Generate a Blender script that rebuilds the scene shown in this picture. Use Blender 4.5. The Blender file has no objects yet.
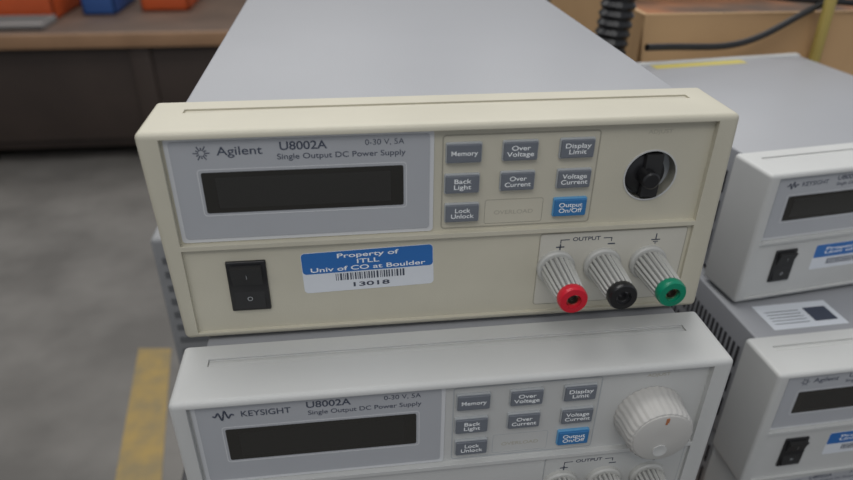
import bpy, bmesh, math, random
from mathutils import Matrix, Vector
random.seed(4)
S=bpy.context.scene
S.view_settings.view_transform='Standard'
S.view_settings.look='None'
COL=bpy.context.collection
H=91.9  # unit height mm

# ---------------- materials ----------------
def mat(name,c,rough=.5,metal=0,var=0.0,scale=30,c2=None,bump=0,bscale=400,spec=.5,coat=0):
    m=bpy.data.materials.new(name);m.use_nodes=True
    nt=m.node_tree;b=nt.nodes['Principled BSDF']
    b.inputs['Base Color'].default_value=(*c,1);b.inputs['Roughness'].default_value=rough
    b.inputs['Metallic'].default_value=metal;b.inputs['Specular IOR Level'].default_value=spec
    b.inputs['Coat Weight'].default_value=coat
    tc=nt.nodes.new('ShaderNodeTexCoord')
    if var>0 or c2:
        n=nt.nodes.new('ShaderNodeTexNoise');n.inputs['Scale'].default_value=scale;n.inputs['Detail'].default_value=6
        nt.links.new(tc.outputs['Object'],n.inputs['Vector'])
        r=nt.nodes.new('ShaderNodeValToRGB')
        r.color_ramp.elements[0].position=.35;r.color_ramp.elements[1].position=.65
        d=c2 if c2 else tuple(x*(1-var) for x in c)
        r.color_ramp.elements[0].color=(*d,1);r.color_ramp.elements[1].color=(*c,1)
        nt.links.new(n.outputs['Fac'],r.inputs['Fac']);nt.links.new(r.outputs['Color'],b.inputs['Base Color'])
    if bump>0:
        n=nt.nodes.new('ShaderNodeTexNoise');n.inputs['Scale'].default_value=bscale
        nt.links.new(tc.outputs['Object'],n.inputs['Vector'])
        bm=nt.nodes.new('ShaderNodeBump');bm.inputs['Strength'].default_value=bump;bm.inputs['Distance'].default_value=.0004
        nt.links.new(n.outputs['Fac'],bm.inputs['Height']);nt.links.new(bm.outputs['Normal'],b.inputs['Normal'])
    return m
BEIGE=mat('bezel_beige',(.57,.54,.435),.48,var=.08,scale=18,bump=.15,bscale=1500)
BEIGE2=mat('bezel_beige_panel',(.565,.535,.435),.5,var=.05,scale=25)
BEIGE3=mat('terminal_panel_beige',(.58,.56,.49),.5,var=.04,scale=25)
WHITE=mat('bezel_light_grey',(.55,.555,.54),.5,var=.06,scale=18,bump=.15,bscale=1500)
WHITE2=mat('bezel_light_grey_panel',(.52,.525,.51),.5,var=.04,scale=25)
COVER=mat('cover_painted_metal',(.335,.342,.36),.42,var=.06,scale=6,bump=.25,bscale=900)
LAV=mat('display_overlay',(.42,.433,.455),.35,var=.03)
LAVL=mat('display_overlay_edge',(.62,.63,.64),.4)
LCD=mat('lcd_glass',(.024,.023,.020),.18,coat=.3)
LCDF=mat('lcd_segment',(.030,.029,.026),.3)
KEY=mat('key_grey',(.15,.165,.19),.5)
KEYR=mat('key_edge',(.40,.42,.43),.5)
BLUEK=mat('key_blue',(.03,.17,.40),.45)
BLUER=mat('key_blue_edge',(.12,.35,.6),.45)
TXW=mat('print_white',(.85,.87,.87),.6)
TXD=mat('print_dark',(.05,.06,.09),.6)
TXG=mat('print_emboss',(.40,.38,.31),.6)
BLK=mat('black_plastic',(.012,.012,.013),.3)
BLK2=mat('black_rubber',(.02,.02,.02),.6)
STB=mat('sticker_blue',(.025,.15,.45),.35,var=.06)
STW=mat('sticker_white',(.68,.71,.75),.35)
RED=mat('post_red',(.60,.012,.03),.3)
GRN=mat('post_green',(.0,.22,.12),.3)
POST=mat('post_grey',(.20,.20,.195),.5)
POSTL=mat('post_ridge',(.48,.48,.455),.45)
METAL=mat('brass',(.5,.4,.3),.3,metal=1)
STEEL=mat('steel',(.35,.35,.36),.35,metal=1)
DARK=mat('slot_dark',(.03,.03,.035),.7)
KNOB=mat('knob_grey',(.49,.48,.455),.45)
GROOVE=mat('groove_line',(.34,.32,.26),.6)
MARK=mat('orange_marker',(.42,.16,.07),.6)

# ---------------- helpers (mm) ----------------
def link(me,name,parent,m,loc=(0,0,0),rot=(0,0,0)):
    o=bpy.data.objects.new(name,me);COL.objects.link(o)
    if m and hasattr(me,'materials'): me.materials.append(m)
    o.location=Vector(loc)*.001;o.rotation_euler=rot
    if parent:o.parent=parent
    return o
def boxbm(bm,x0,x1,y0,y1,z0,z1):
    vs=[bm.verts.new((x*.001,y*.001,z*.001)) for x in (x0,x1) for y in (y0,y1) for z in (z0,z1)]
    for f in ((0,1,3,2),(4,6,7,5),(0,4,5,1),(2,3,7,6),(0,2,6,4),(1,5,7,3)): bm.faces.new([vs[i] for i in f])
    return vs
def box(name,p,m,x0,x1,y0,y1,z0,z1,bev=0,seg=3):
    bm=bmesh.new();boxbm(bm,x0,x1,y0,y1,z0,z1)
    bmesh.ops.recalc_face_normals(bm,faces=bm.faces)
    if bev: bmesh.ops.bevel(bm,geom=bm.edges[:],offset=bev*.001,segments=seg,profile=.5,affect='EDGES')
    me=bpy.data.meshes.new(name);bm.to_mesh(me);bm.free()
    if bev:
        for f in me.polygons:f.use_smooth=True
        try: me.set_sharp_from_angle(angle=math.radians(50))
        except Exception: pass
    return link(me,name,p,m)
def boxes(name,p,m,lst):
    bm=bmesh.new()
    for b in lst: boxbm(bm,*b)
    bmesh.ops.recalc_face_normals(bm,faces=bm.faces)
    me=bpy.data.meshes.new(name);bm.to_mesh(me);bm.free();return link(me,name,p,m)
def rrpts(x0,x1,z0,z1,r,n=6):
    pts=[]
    for cx,cz,a in ((x1-r,z1-r,0),(x0+r,z1-r,90),(x0+r,z0+r,180),(x1-r,z0+r,270)):
        for i in range(n+1):
            t=math.radians(a+90*i/n);pts.append((cx+r*math.cos(t),cz+r*math.sin(t)))
    return pts
def plate(name,p,m,x0,x1,z0,z1,r,y0,y1,bev=0):
    bm=bmesh.new();pts=rrpts(x0,x1,z0,z1,r)
    vs=[bm.verts.new((x*.001,y1*.001,z*.001)) for x,z in pts]
    f=bm.faces.new(vs);e=bmesh.ops.extrude_face_region(bm,geom=[f])
    nv=[v for v in e['geom'] if isinstance(v,bmesh.types.BMVert)]
    for v in nv:v.co.y=y0*.001
    bmesh.ops.recalc_face_normals(bm,faces=bm.faces)
    if bev:
        ed=[ed for ed in bm.edges if all(abs(v.co.y-y0*.001)<1e-7 for v in ed.verts)]
        bmesh.ops.bevel(bm,geom=ed,offset=bev*.001,segments=3,profile=.5,affect='EDGES')
    me=bpy.data.meshes.new(name);bm.to_mesh(me);bm.free()
    return link(me,name,p,m)
def ring(name,p,m,x0,x1,z0,z1,r,w,y0,y1):
    a=rrpts(x0,x1,z0,z1,r);b=rrpts(x0+w,x1-w,z0+w,z1-w,max(r-w,.05))
    bm=bmesh.new();L=[]
    for pts in (a,b):
        for y in (y0,y1): L.append([bm.verts.new((x*.001,y*.001,z*.001)) for x,z in pts])
    n=len(a)
    for A,B in ((L[0],L[2]),(L[0],L[1]),(L[2],L[3])):
        for i in range(n):
            bm.faces.new((A[i],A[(i+1)%n],B[(i+1)%n],B[i]))
    bmesh.ops.recalc_face_normals(bm,faces=bm.faces)
    me=bpy.data.meshes.new(name);bm.to_mesh(me);bm.free();return link(me,name,p,m)
def lathe(name,p,m,prof,loc,n=40,flute=0,fd=0,cap=True,smooth=True):
    bm=bmesh.new();R=[]
    for r,d in prof:
        row=[]
        for i in range(n):
            a=2*math.pi*i/n
            rr=r*(1-(fd if (flute and (i//2)%2) and r>1 else 0))
            row.append(bm.verts.new((rr*math.cos(a)*.001,-d*.001,rr*math.sin(a)*.001)))
        R.append(row)
    for a,b in zip(R[:-1],R[1:]):
        for i in range(n): bm.faces.new((a[i],a[(i+1)%n],b[(i+1)%n],b[i]))
    if cap: bm.faces.new(R[-1]);bm.faces.new(R[0])
    bmesh.ops.recalc_face_normals(bm,faces=bm.faces)
    me=bpy.data.meshes.new(name);bm.to_mesh(me);bm.free()
    if smooth:
        for f in me.polygons:f.use_smooth=True
        try: me.set_sharp_from_angle(angle=math.radians(35))
        except Exception: pass
    return link(me,name,p,m,loc)
FIT=[]
def text(name,p,m,s,cap,x,y,z,w=None,bold=.0,sx=1,ls=1,ext=.03):
    """cap = capital height mm, w = total width mm"""
    cu=bpy.data.curves.new(name,'FONT');cu.body=s;cu.size=cap*.001/.7;cu.align_x='CENTER';cu.align_y='CENTER'
    cu.extrude=ext*.001;cu.offset=bold*cap*.001;cu.space_line=ls
    o=link(cu,name,p,m,(x,y,z),(math.pi/2,0,0));o.scale=(sx,1,1)
    if w: FIT.append((o,w))
    return o
def curve(name,p,m,pts,r,cyc=False,res=12):
    cu=bpy.data.curves.new(name,'CURVE');cu.dimensions='3D';cu.bevel_depth=r;cu.bevel_resolution=4;cu.resolution_u=res
    sp=cu.splines.new('NURBS');sp.points.add(len(pts)-1)
    for q,c in zip(sp.points,pts): q.co=(*c,1)
    sp.order_u=4;sp.use_endpoint_u=True;sp.use_cyclic_u=cyc
    return link(cu,name,p,m)
def boolean(o,cut):
    bpy.context.view_layer.update()
    md=o.modifiers.new('b','BOOLEAN');md.operation='DIFFERENCE';md.solver='EXACT';md.object=cut
    dg=bpy.context.evaluated_depsgraph_get()
    me=bpy.data.meshes.new_from_object(o.evaluated_get(dg))
    o.modifiers.clear();o.data=me
    bpy.data.objects.remove(cut)
def empty(name,loc=(0,0,0),rz=0):
    e=bpy.data.objects.new(name,None);COL.objects.link(e);e.location=loc;e.rotation_euler=(0,0,rz);e.empty_display_size=.02;return e

# ---------------- power supply ----------------
def supply(loc,yaw,brand,tone,knob,length=330,sticker=None,edge=(112.5,112.5,112.5,112.5)):
    E=empty('power_supply',loc,yaw)
    M1,M2=(BEIGE,BEIGE2) if tone=='b' else (WHITE,WHITE2)
    bm=bmesh.new()
    for v in boxbm(bm,-112.5,112.5,0,33.5,0.3,H):
        top=v.co.z>.05
        v.co.x=(-edge[0] if top else -edge[1])*.001 if v.co.x<0 else (edge[2] if top else edge[3])*.001
    bmesh.ops.recalc_face_normals(bm,faces=bm.faces)
    bmesh.ops.bevel(bm,geom=[e for e in bm.edges if not all(v.co.y>.03 for v in e.verts)],offset=.0024,segments=5,profile=.5,affect='EDGES')
    me=bpy.data.meshes.new('bezel');bm.to_mesh(me);bm.free()
    bz=link(me,'bezel',None,M1)
    cuts=[(-106,103.8,-5,2.6,45.2,89.2),(-106,103.6,-5,1.6,3.2,43.2),(-101,101,20.6,25.0,H-.9,H+5)]
    for c in cuts:
        boolean(bz,boxes('cut',None,None,[c]))
    kx,kz=80.8,66.2
    if not knob:
        ct=lathe('cut',None,None,[(10.6,-9),(10.6,6)],(kx,0,kz),n=48)
        boolean(bz,ct)
    bz.parent=E
    bv=bz.modifiers.new('bev','BEVEL');bv.width=.0005;bv.segments=2;bv.limit_method='ANGLE';bv.angle_limit=math.radians(50)
    for f in bz.data.polygons:f.use_smooth=True
    try: bz.data.set_sharp_from_angle(angle=math.radians(40))
    except Exception: pass
    box('groove_floor',E,M2,-100.6,100.6,21.2,24.4,H-1.2,H-.55,.2,1)
    box('chassis_cover',E,COVER,-104.2,104.2,33,length,1.5,H-2,1.2)
    box('rear_panel',E,WHITE2,-106,106,length-6,length+2,.5,H-.8,1.5)
    boxes('cover_vents',E,DARK,[(s*104.3-.3,s*104.3+.3,y,y+2.2,z,z+16) for s in (-1,1) for y in range(46,150,5) for z in (14,36,58)])
    boxes('feet',E,BLK2,[(x-6,x+6,y-6,y+6,-1.9,2) for x in (-85,85) for y in (60,length-40)])
    P=2.6
    plate('display_overlay_edge',E,LAVL,-105.2,-7.4,45.8,89.0,1.5,P-.35,P+.2)
    plate('display_overlay',E,LAV,-103.6,-9.0,47.4,87.6,1.2,P-.55,P+.2)
    ring('lcd_bevel',E,LAVL,-95.2,-17.8,57.2,76.6,1.4,.3,P-.62,P-.4)
    plate('lcd_glass',E,LCD,-93.9,-19.1,58.5,75.3,.8,P-.7,P)
    plate('lcd_segment_area',E,LCDF,-89,-24,60.5,73.2,.4,P-.72,P-.6)
    T=P-.57
    if brand=='a':
        text('brand_label',E,TXD,'Agilent',3.3,-78.9,T,83.4,w=16.4,bold=.012)
        bm=bmesh.new()
        for i in range(12):
            a=i*math.pi/6;r0,r1=(1.0,3.0) if i%2==0 else (1.0,2.2)
            ax,az,bx,bz2=r0*math.cos(a),r0*math.sin(a),r1*math.cos(a),r1*math.sin(a)
            dx,dz=bx-ax,bz2-az;l=math.hypot(dx,dz);nx,nz=-dz/l*.22,dx/l*.22
            bm.faces.new([bm.verts.new(((-92.4+u)*.001,(T-.03)*.001,(83.0+w)*.001)) for u,w in ((ax+nx,az+nz),(bx+nx,bz2+nz),(bx-nx,bz2-nz),(ax-nx,az-nz))])
        me=bpy.data.meshes.new('brand_mark');bm.to_mesh(me);bm.free();link(me,'brand_mark',E,TXD)
        mx,tx,rx,tw=-56.0,-42.0,-26.0,47.5
    else:
        text('brand_label',E,TXD,'KEYSIGHT',2.9,-77.6,T,82.8,w=18.8,bold=.015)
        pts=[]
        for i in range(41):
            t=i/40;x=-97.6+t*8;zz=82.8+2.5*math.exp(-((t-.5)*3.2)**2)*math.sin((t-.5)*6*math.pi)
            pts.append((x*.001,T*.001,zz*.001))
        curve('brand_mark',E,TXD,pts,.00033)
        mx,tx,rx,tw=-53.6,-39.4,-24.6,44.6
    text('model_label',E,TXD,'U8002A',3.2,mx,T,84.6,w=17.2,bold=.02)
    text('rating_label',E,TXD,'0-30 V, 5A',2.25,rx,T,84.9,w=14.6,bold=.0)
    text('type_label',E,TXD,'Single Output DC Power Supply',2.2,tx,T,80.5,w=tw,bold=.01)
    ring('keypad_groove',E,GROOVE if tone=='b' else KEYR,-4.2,57.8,46.2,86.6,1.6,.45,P-.12,P+.1)
    plate('keypad_panel',E,M2,-3.6,57.2,46.8,86.0,1.2,P-.08,P+.1)
    keys=[(4.0,79.5,'Memory',10.2),(25.9,79.6,'Over\nVoltage',10.6),(48.4,79.7,'Display\nLimit',10.2),(3.7,66.6,'Back\nLight',6.8),(25.7,66.8,'Over\nCurrent',10.4),(48.6,66.8,'Voltage\nCurrent',10.8),(4.1,53.8,'Lock\nUnlock',9.2),(48.5,54.1,'Output\nOn/Off',9.8)]
    for i,(x,z,s,kw) in enumerate(keys):
        b=i==7
        plate('key_skirt_%d'%i,E,BLUER if b else KEYR,x-7.0,x+7.0,z-4.2,z+4.2,.7,P-1.2,P,.25)
        plate('key_%d'%i,E,BLUEK if b else KEY,x-6.6,x+6.6,z-3.7,z+3.6,.5,P-2.0,P,.35)
        text('key_label_%d'%i,E,TXW,s,1.9,x,P-2.03,z,w=kw,bold=.012,ls=.92)
    ring('indicator_outline',E,GROOVE if tone=='b' else KEYR,13.5,37.5,47.6,58.5,1,.22,P-.14,P)
    text('overload_label',E,TXG,'OVERLOAD',1.8,25.5,P-.1,52.5,w=16)
    text('adjust_label',E,TXG,'ADJUST',1.6,kx+1,P-.03,84.8,w=10)
    if knob:
        K=empty('adjust_knob');K.parent=E;kz=63.6
        lathe('knob_body',K,KNOB,[(15.0,-2.5),(15.1,0),(14.5,1.2),(14.0,10.0),(13.2,11.4),(12.3,11.8)],(kx,0,kz),n=120,flute=1,fd=.022)
        lathe('knob_face',K,KNOB,[(12.4,11),(12.4,12.0),(11.9,12.3),(3,12.1)],(kx,0,kz),n=64)
        lathe('knob_dimple',K,WHITE2,[(3.2,11.8),(3.1,12.5),(2.6,12.5),(1.6,12.25)],(kx,0,kz-7),n=32)
        boxes('knob_mark',K,MARK,[(kx-.4,kx+.4,-12.5,-11,kz+8,kz+11.3),(kx+.3,kx+.9,-12.5,-11,kz+9.0,kz+11.4)])
    else:
        K=empty('knob_opening');K.parent=E
        lathe('opening_rim',K,WHITE,[(10.6,-8.5),(10.6,-2.2),(11.2,-2.2),(11.2,-2.7)],(kx,0,kz),n=48,cap=False)
        lathe('opening_floor',K,KEYR,[(10.7,-9),(10.7,-8)],(kx,0,kz),n=48)
        lathe('encoder_body',K,BLK,[(8.4,-8.2),(8.4,-4),(7.2,-3.4),(3.6,-3.3),(3.6,3.0),(2.9,3.5)],(kx-1.8,0,kz),n=48)
        boxes('encoder_tab',K,BLK2,[(kx-3,kx+4,1.5,8,kz-9.2,kz+9.2)])
    Q=1.6
    box('switch_bezel',E,BLK,-90.5,-74.8,Q-1.2,Q+2,13.2,36.9,.5)
    bm=bmesh.new()
    pr=[(15,-.6),(24.8,.7),(35.2,-2.4),(35.2,3),(15,3)]
    A=[bm.verts.new((-.0887,y*.001,z*.001)) for z,y in pr];B=[bm.verts.new((-.0766,y*.001,z*.001)) for z,y in pr]
    bm.faces.new(A);bm.faces.new(B[::-1])
    for i in range(5): bm.faces.new((A[i],B[i],B[(i+1)%5],A[(i+1)%5]))
    bmesh.ops.recalc_face_normals(bm,faces=bm.faces)
    me=bpy.data.meshes.new('switch_rocker');bm.to_mesh(me);bm.free();link(me,'switch_rocker',E,BLK2)
    text('switch_mark_o',E,KEYR,'O',2.0,-82.6,-.25,19.4)
    text('switch_mark_i',E,KEYR,'|',1.4,-82.6,-1.7,31.0)
    ring('terminal_panel_groove',E,GROOVE if tone=='b' else KEYR,37.5,102.2,6.0,42.0,1.5,.25,Q-.1,Q+.1)
    plate('terminal_panel',E,BEIGE3 if tone=='b' else WHITE2,37.9,101.8,6.4,41.6,1.2,Q-.25,Q+.1)
    U=Q-.28
    text('output_label',E,TXD,'OUTPUT',1.8,57.8,U,38.6,w=12,bold=.02)
    boxes('output_bracket',E,TXD,[(46.5,50.5,U-.03,U,38.4,38.8),(46.5,46.9,U-.03,U,36.9,38.8),(65.2,69,U-.03,U,38.4,38.8),(68.6,69,U-.03,U,36.9,38.8)])
    boxes('polarity_marks',E,TXD,[(44.9,48.5,U-.03,U,34.9,35.5),(46.4,47.0,U-.03,U,33.4,36.6),(67.4,70.6,U-.03,U,35.3,35.9)])
    boxes('ground_mark',E,TXD,[(88.3,88.8,U-.03,U,36.6,39.4),(86.6,90.5,U-.03,U,36.2,36.7),(87.5,89.7,U-.03,U,35.3,35.7),(88.2,89.0,U-.03,U,34.5,34.9)])
    for i,(x,cm) in enumerate(((45.6,RED),(66.1,BLK),(86.6,GRN))):
        K=empty('binding_post_%d'%(i+1));K.parent=E
        z=25.6
        lathe('post_flange',K,POSTL,[(8.2,-2),(8.2,.3),(7.6,1.0),(6,1.2)],(x,0,z),n=40)
        lathe('post_barrel',K,POSTL,[(6.1,.8),(6.9,1.6),(7.0,4),(6.1,19.5),(5.6,20.6)],(x,0,z),n=72,flute=1,fd=.12)
        lathe('post_core',K,POST,[(6.3,1.5),(5.55,20.2)],(x,0,z),n=40)
        lathe('post_cap',K,cm,[(5.6,20),(6.0,21),(6.0,23.4),(5.5,24.3),(3.1,24.5),(2.9,22.5),(2.9,19)],(x,0,z),n=48,cap=False)
        lathe('post_socket',K,METAL if i!=1 else STEEL,[(2.9,18),(2.9,22.8),(2.1,23.0),(2.0,19.5),(.2,19.4)],(x,0,z),n=32)
        lathe('post_throat',K,BLK,[(2.05,19),(2.0,20.8)],(x,0,z),n=24)
    if sticker:
        y=Q-.12
        if sticker=='itll':
            G=empty('asset_sticker');G.parent=E
            th=math.radians(-1.6);G.rotation_euler=(0,th,0)
            cx,cz=-.034,.0297
            G.location=(cx-(math.cos(th)*cx+math.sin(th)*cz),0,cz-(-math.sin(th)*cx+math.cos(th)*cz))
            plate('sticker_base',G,STW,-60.8,-7.0,20.0,39.4,1.8,y,y+.1)
            plate('sticker_band',G,STB,-60.6,-7.2,29.2,39.2,1.6,y-.04,y+.05)
            for s,zz,w in (('Property of',37.0,25),('ITLL',33.9,9),('Univ of CO at Boulder',30.9,47)):
                text('sticker_text',G,TXW,s,2.0,-34,y-.06,zz,w=w,bold=.015)
            x=-47.5;L=[]
            while x<-19:
                w=random.choice((.3,.3,.6,.8));L.append((x,x+w,y-.04,y,25.2,28.6));x+=w+random.choice((.4,.5,.65))
            boxes('sticker_barcode',G,TXD,L)
            text('sticker_number',G,TXD,'13018',2.0,-33.6,y-.05,22.6,w=15,bold=.025)
        else:
            plate('asset_sticker',E,STW,-60,-7,18,37,1.5,y,y+.1)
            plate('asset_sticker_band',E,STB,-59.8,-7.2,27,36.8,1.2,y-.04,y+.05)
            text('asset_sticker_text',E,TXW,'Property of\nUniv of CO',2.0,-34,y-.06,31.8,w=36,bold=.02)
            boxes('asset_barcode',E,TXD,[(-48+i*1.1,-47.4+i*1.1,y-.04,y,21,25.5) for i in range(24)])
    return E

supply((0,0,0),0,'a','b',False,360,'itll',edge=(114.2,111.6,112.3,114))
supply((.0011,-.0375,-.0919),.0064,'k','w',True,360)
supply((.002,-.005,-.1838),-.01,'k','w',True,360)
rs=(.3166,.1092,-.0745);Bu=supply(rs,.1232,'k','w',True,240,'u')
rc=(.3083,.0321,-.1672);Cu=supply(rc,.0373,'a','w',True,300,'u')
supply((.312,.035,-.2591),.05,'k','w',True,300)
G=empty('paper_label');G.parent=Cu
box('label_sheet',G,STW,-88,-36,41,66,H-2,H-1.85)
boxes('label_print',G,TXD,[(-84,-60,58-i*3,58.6-i*3,H-1.86,H-1.82) for i in range(5)]+[(-56,-40,46,60,H-1.86,H-1.82)])
YB=mat('yellow_label',(.55,.46,.10),.5)
box('yellow_strip',Bu,YB,-55,38,222,233,H-2,H-1.8)

# ---------------- table under the stacks ----------------
TT=mat('table_laminate',(.07,.07,.075),.5,var=.2,scale=8)
LEGM=mat('table_leg_steel',(.12,.12,.13),.4,metal=.6)
T=empty('work_table')
box('table_top',T,TT,-195,900,-70,760,-305,-278.0,3)
for i,(x,y) in enumerate(((-175,-45),(870,-45),(-175,735),(870,735))):
    box('leg_%d'%(i+1),T,LEGM,x-18,x+18,y-18,y+18,-850,-305,2)
boxes('apron',T,LEGM,[(-170,865,-40,-28,-370,-305),(-170,865,718,730,-370,-305)])
FL=-.850
WOOD=mat('plywood',(.45,.30,.16),.6,c2=(.33,.2,.1),scale=14)
box('plywood_board',None,WOOD,150,560,20,372,-278,-261.1,1)
CS=empty('instrument_case')
GC=mat('case_grey',(.26,.265,.27),.5,var=.1)
box('case_body',CS,GC,-207,-118,262,520,-276,-98,4)
boxes('case_ribs',CS,mat('case_rib',(.12,.125,.13),.6),[(-207.6,-206,270+i*12,276+i*12,-265,-110) for i in range(20)]+[(-200,-126,261.2,263,-262+i*14,-256+i*14) for i in range(11)])
boxes('case_feet',CS,BLK2,[(x-6,x+6,y-6,y+6,-278,-274) for x in (-180,-132) for y in (280,500)])

# ---------------- room ----------------
FLM=mat('concrete_floor',(.185,.175,.16),.55,c2=(.12,.113,.103),scale=5,bump=.2,bscale=40)
box('floor',None,FLM,-4000,4500,-2500,5200,FL*1000-50,FL*1000)
WL=mat('wall_paint',(.30,.27,.23),.8,var=.08,scale=2)
box('wall_back',None,WL,-4000,4500,5200,5300,FL*1000,2200)
box('wall_left',None,WL,-4100,-4000,-2500,5200,FL*1000,2200)
YT=mat('yellow_tape',(.36,.245,.07),.5,c2=(.25,.19,.085),scale=25)
bm=bmesh.new()
q=[(-.475,.40),(-.38,.38),(-.489,1.06),(-.566,1.07)]
lo=[bm.verts.new((x,y,FL)) for x,y in q];up=[bm.verts.new((x,y,FL+.0015)) for x,y in q]
bm.faces.new(up);bm.faces.new(lo[::-1])
for i in range(4): bm.faces.new((lo[i],lo[(i+1)%4],up[(i+1)%4],up[i]))
bmesh.ops.recalc_face_normals(bm,faces=bm.faces)
me=bpy.data.meshes.new('floor_tape');bm.to_mesh(me);bm.free();link(me,'floor_tape',None,YT)

# left background bench
BR=mat('bench_wood',(.34,.20,.11),.5,c2=(.26,.15,.08),scale=5)
BD=mat('bench_dark_panel',(.055,.038,.030),.6,var=.3,scale=3)
W=empty('wood_workbench')
box('bench_top',W,mat('bench_surface',(.13,.085,.06),.5,var=.3,scale=4),-2400,-250,2205,3050,-405,-363,4)
box('bench_front_edge',W,BR,-2400,-250,2190,2206,-412,-363,3)
box('bench_front_panel',W,BD,-2380,-270,2230,2250,-760,-405,2)
for i,x in enumerate((-2300,-1420,-760,-300)):
    box('leg_%d'%(i+1),W,BR if i==1 else BD,x-35,x+35,2212,2282,-850,-405,3)
    box('rear_leg_%d'%(i+1),W,BD,x-35,x+35,2960,3030,-850,-405,3)
box('lower_shelf',W,BD,-2380,-270,2260,3000,-800,-770,2)
OR=mat('orange_plastic',(.55,.09,.02),.45,var=.15,scale=8)
def tray(name,m,x0,x1,y0,y1,z0,z1,t=8):
    E=empty(name)
    box('base',E,m,x0,x1,y0,y1,z0,z0+t,2)
    box('side_1',E,m,x0,x1,y0,y0+t,z0,z1,2);box('side_2',E,m,x0,x1,y1-t,y1,z0,z1,2)
    box('side_3',E,m,x0,x0+t,y0,y1,z0,z1,2);box('side_4',E,m,x1-t,x1,y0,y1,z0,z1,2)
    box('rim',E,m,x0-6,x1+6,y0-8,y0,z1-14,z1,2)
    return E
Z0=-362.5
tray('orange_storage_bin',OR,-1640,-1090,2420,2900,Z0,-230)
tray('blue_storage_bin',mat('blue_plastic',(.03,.09,.28),.45),-1020,-900,2500,2800,Z0,-250)
tray('orange_storage_bin',OR,-820,-640,2560,2900,Z0,-270)
tray('grey_parts_tray',mat('grey_tray',(.25,.24,.23),.6),-1550,-1080,2260,2400,Z0,-340,5)

# ---------------- right background ----------------
CB=mat('cardboard',(.52,.33,.165),.7,c2=(.44,.27,.13),scale=6)
E=empty('cardboard_box')
box('front',E,CB,250,860,400,405,-278,46);box('back',E,CB,250,860,700,705,-278,46)
box('left',E,CB,250,255,405,700,-278,46);box('right',E,CB,855,860,405,700,-278,46)
box('bottom',E,CB,255,855,405,700,-278,-273)
bf=box('flap_front',E,CB,250,860,-70,0,-2,2);bf.location=(0,.400,.046);bf.rotation_euler=(math.radians(75),0,0)
box('packed_contents',E,mat('dark_contents',(.07,.045,.03),.8,c2=(.28,.11,.04),scale=9),258,852,408,698,-270,5,8)
W2=empty('storage_bench')
box('bench_top',W2,BR,900,3300,2000,2900,-240,-195,4)
for i,(x,y) in enumerate(((950,2050),(3250,2050),(950,2850),(3250,2850))): box('leg_%d'%(i+1),W2,BD,x-35,x+35,y-35,y+35,-850,-240,3)
box('bench_panel',W2,BD,960,3240,2090,2110,-760,-240,2)
tray('red_tote_box',OR,1150,1800,2150,2600,-194.5,-60)
tray('cardboard_tray',CB,1950,2600,2150,2600,-194.5,-40)
def hose(name,pts,r,n=90):
    P=[Vector(p) for p in pts];path=[]
    seg=len(P)-1
    for i in range(n+1):
        t=i/n*seg;k=min(int(t),seg-1);u=t-k
        p0=P[max(k-1,0)];p1=P[k];p2=P[k+1];p3=P[min(k+2,seg)]
        path.append(.5*((2*p1)+(-p0+p2)*u+(2*p0-5*p1+4*p2-p3)*u*u+(-p0+3*p1-3*p2+p3)*u**3))
    bm=bmesh.new();rows=[];m=20
    for i,c in enumerate(path):
        d=(path[min(i+1,n)]-path[max(i-1,0)]).normalized()
        a=d.orthogonal() if i==0 else (pa-d*pa.dot(d));a.normalize();pa=a;b=d.cross(a)
        rr=r*(1.0 if i%2 else .84)
        rows.append([bm.verts.new(c+(a*math.cos(2*math.pi*j/m)+b*math.sin(2*math.pi*j/m))*rr) for j in range(m)])
    for A,B in zip(rows[:-1],rows[1:]):
        for j in range(m): bm.faces.new((A[j],A[(j+1)%m],B[(j+1)%m],B[j]))
    bm.faces.new(rows[0]);bm.faces.new(rows[-1])
    bmesh.ops.recalc_face_normals(bm,faces=bm.faces)
    me=bpy.data.meshes.new(name);bm.to_mesh(me);bm.free();return link(me,name,None,BLK)
hose('corrugated_hose',[(.19,.36,-.262),(.195,.365,-.15),(.205,.37,-.02),(.212,.372,.09),(.212,.372,.20),(.21,.39,.34)],.0165,130)
CBL=mat('cable_black',(.015,.015,.016),.5)
curve('power_cable',None,CBL,[(.23,.34,.03),(.27,.35,.028),(.31,.36,.022),(.36,.37,.028),(.42,.385,.06),(.50,.41,.07),(.60,.42,.055),(.68,.40,.03),(.72,.38,-.02),(.74,.40,-.2),(.76,.40,-.27)],.0032)
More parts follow.
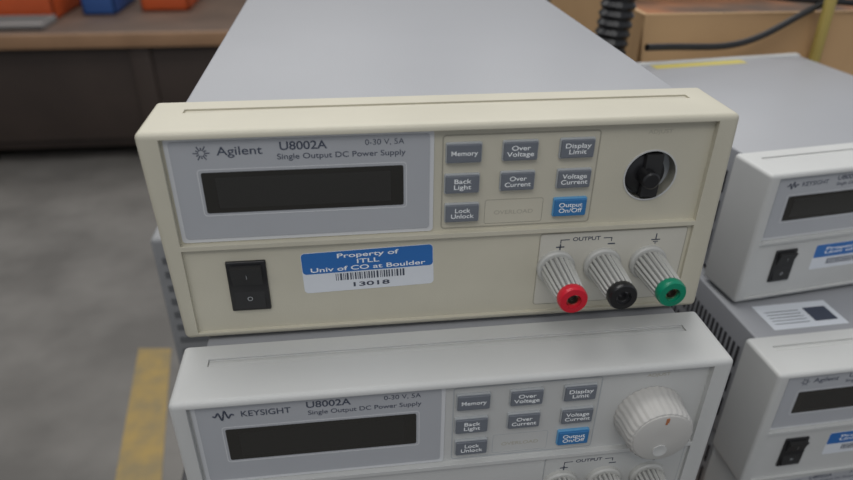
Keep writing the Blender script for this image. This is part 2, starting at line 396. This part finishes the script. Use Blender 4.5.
curve('power_cable',None,CBL,[(.245,.37,.09),(.30,.38,.075),(.37,.385,.062),(.44,.39,.058),(.52,.395,.05),(.56,.37,.03),(.60,.33,-.05),(.64,.30,-.20),(.66,.30,-.272)],.003)
curve('yellow_cable',None,mat('cable_yellow',(.46,.36,.10),.5),[(.43,.384,-.2),(.43,.382,-.05),(.425,.378,.04),(.424,.38,.12),(.426,.39,.25)],.0055)

# ---------------- light ----------------
def area(name,loc,sz,pw,col,tgt):
    l=bpy.data.lights.new(name,'AREA');l.shape='RECTANGLE';l.size,l.size_y=sz;l.energy=pw;l.color=col
    o=bpy.data.objects.new(name,l);COL.objects.link(o);o.location=loc
    o.rotation_euler=(Vector(tgt)-Vector(loc)).to_track_quat('-Z','Y').to_euler();return o
area('ceiling_light',(-.1,.9,2.1),(2.4,.7),28,(1,.985,.96),(0,.7,0))
area('ceiling_light',(-.6,-1.3,2.1),(2.4,.7),23,(1,.985,.96),(0,0,0))
area('ceiling_light',(-1.0,3.2,2.1),(2.4,.7),24,(1,.985,.96),(-1,2.6,0))
area('ceiling_light',(1.4,2.6,2.1),(1.6,.7),14,(1,.985,.96),(1,1.5,0))
w=bpy.data.worlds.new('World');S.world=w;w.use_nodes=True
w.node_tree.nodes['Background'].inputs[0].default_value=(.88,.92,1,1);w.node_tree.nodes['Background'].inputs[1].default_value=.38

bpy.context.view_layer.update()
for o,w in FIT:
    d=o.dimensions.x
    if d>0:o.scale.x=w*.001/d

# ---------------- camera ----------------
cd=bpy.data.cameras.new('camera');co=bpy.data.objects.new('camera',cd);COL.objects.link(co)
R=Vector((.99270167,-.12018621,.00993372));U=Vector((.05234417,.50362152,.8623372));F=Vector((.10864388,.85552361,-.50623697))
m=Matrix((( R.x,U.x,-F.x,-.03891036),(R.y,U.y,-F.y,-.22629872),(R.z,U.z,-F.z,.17681159),(0,0,0,1)))
co.matrix_world=m
cd.sensor_width=36;cd.lens=655.62/853*36;cd.clip_start=.01;cd.clip_end=50
cd.dof.use_dof=True;cd.dof.focus_distance=.285;cd.dof.aperture_fstop=9
S.camera=co
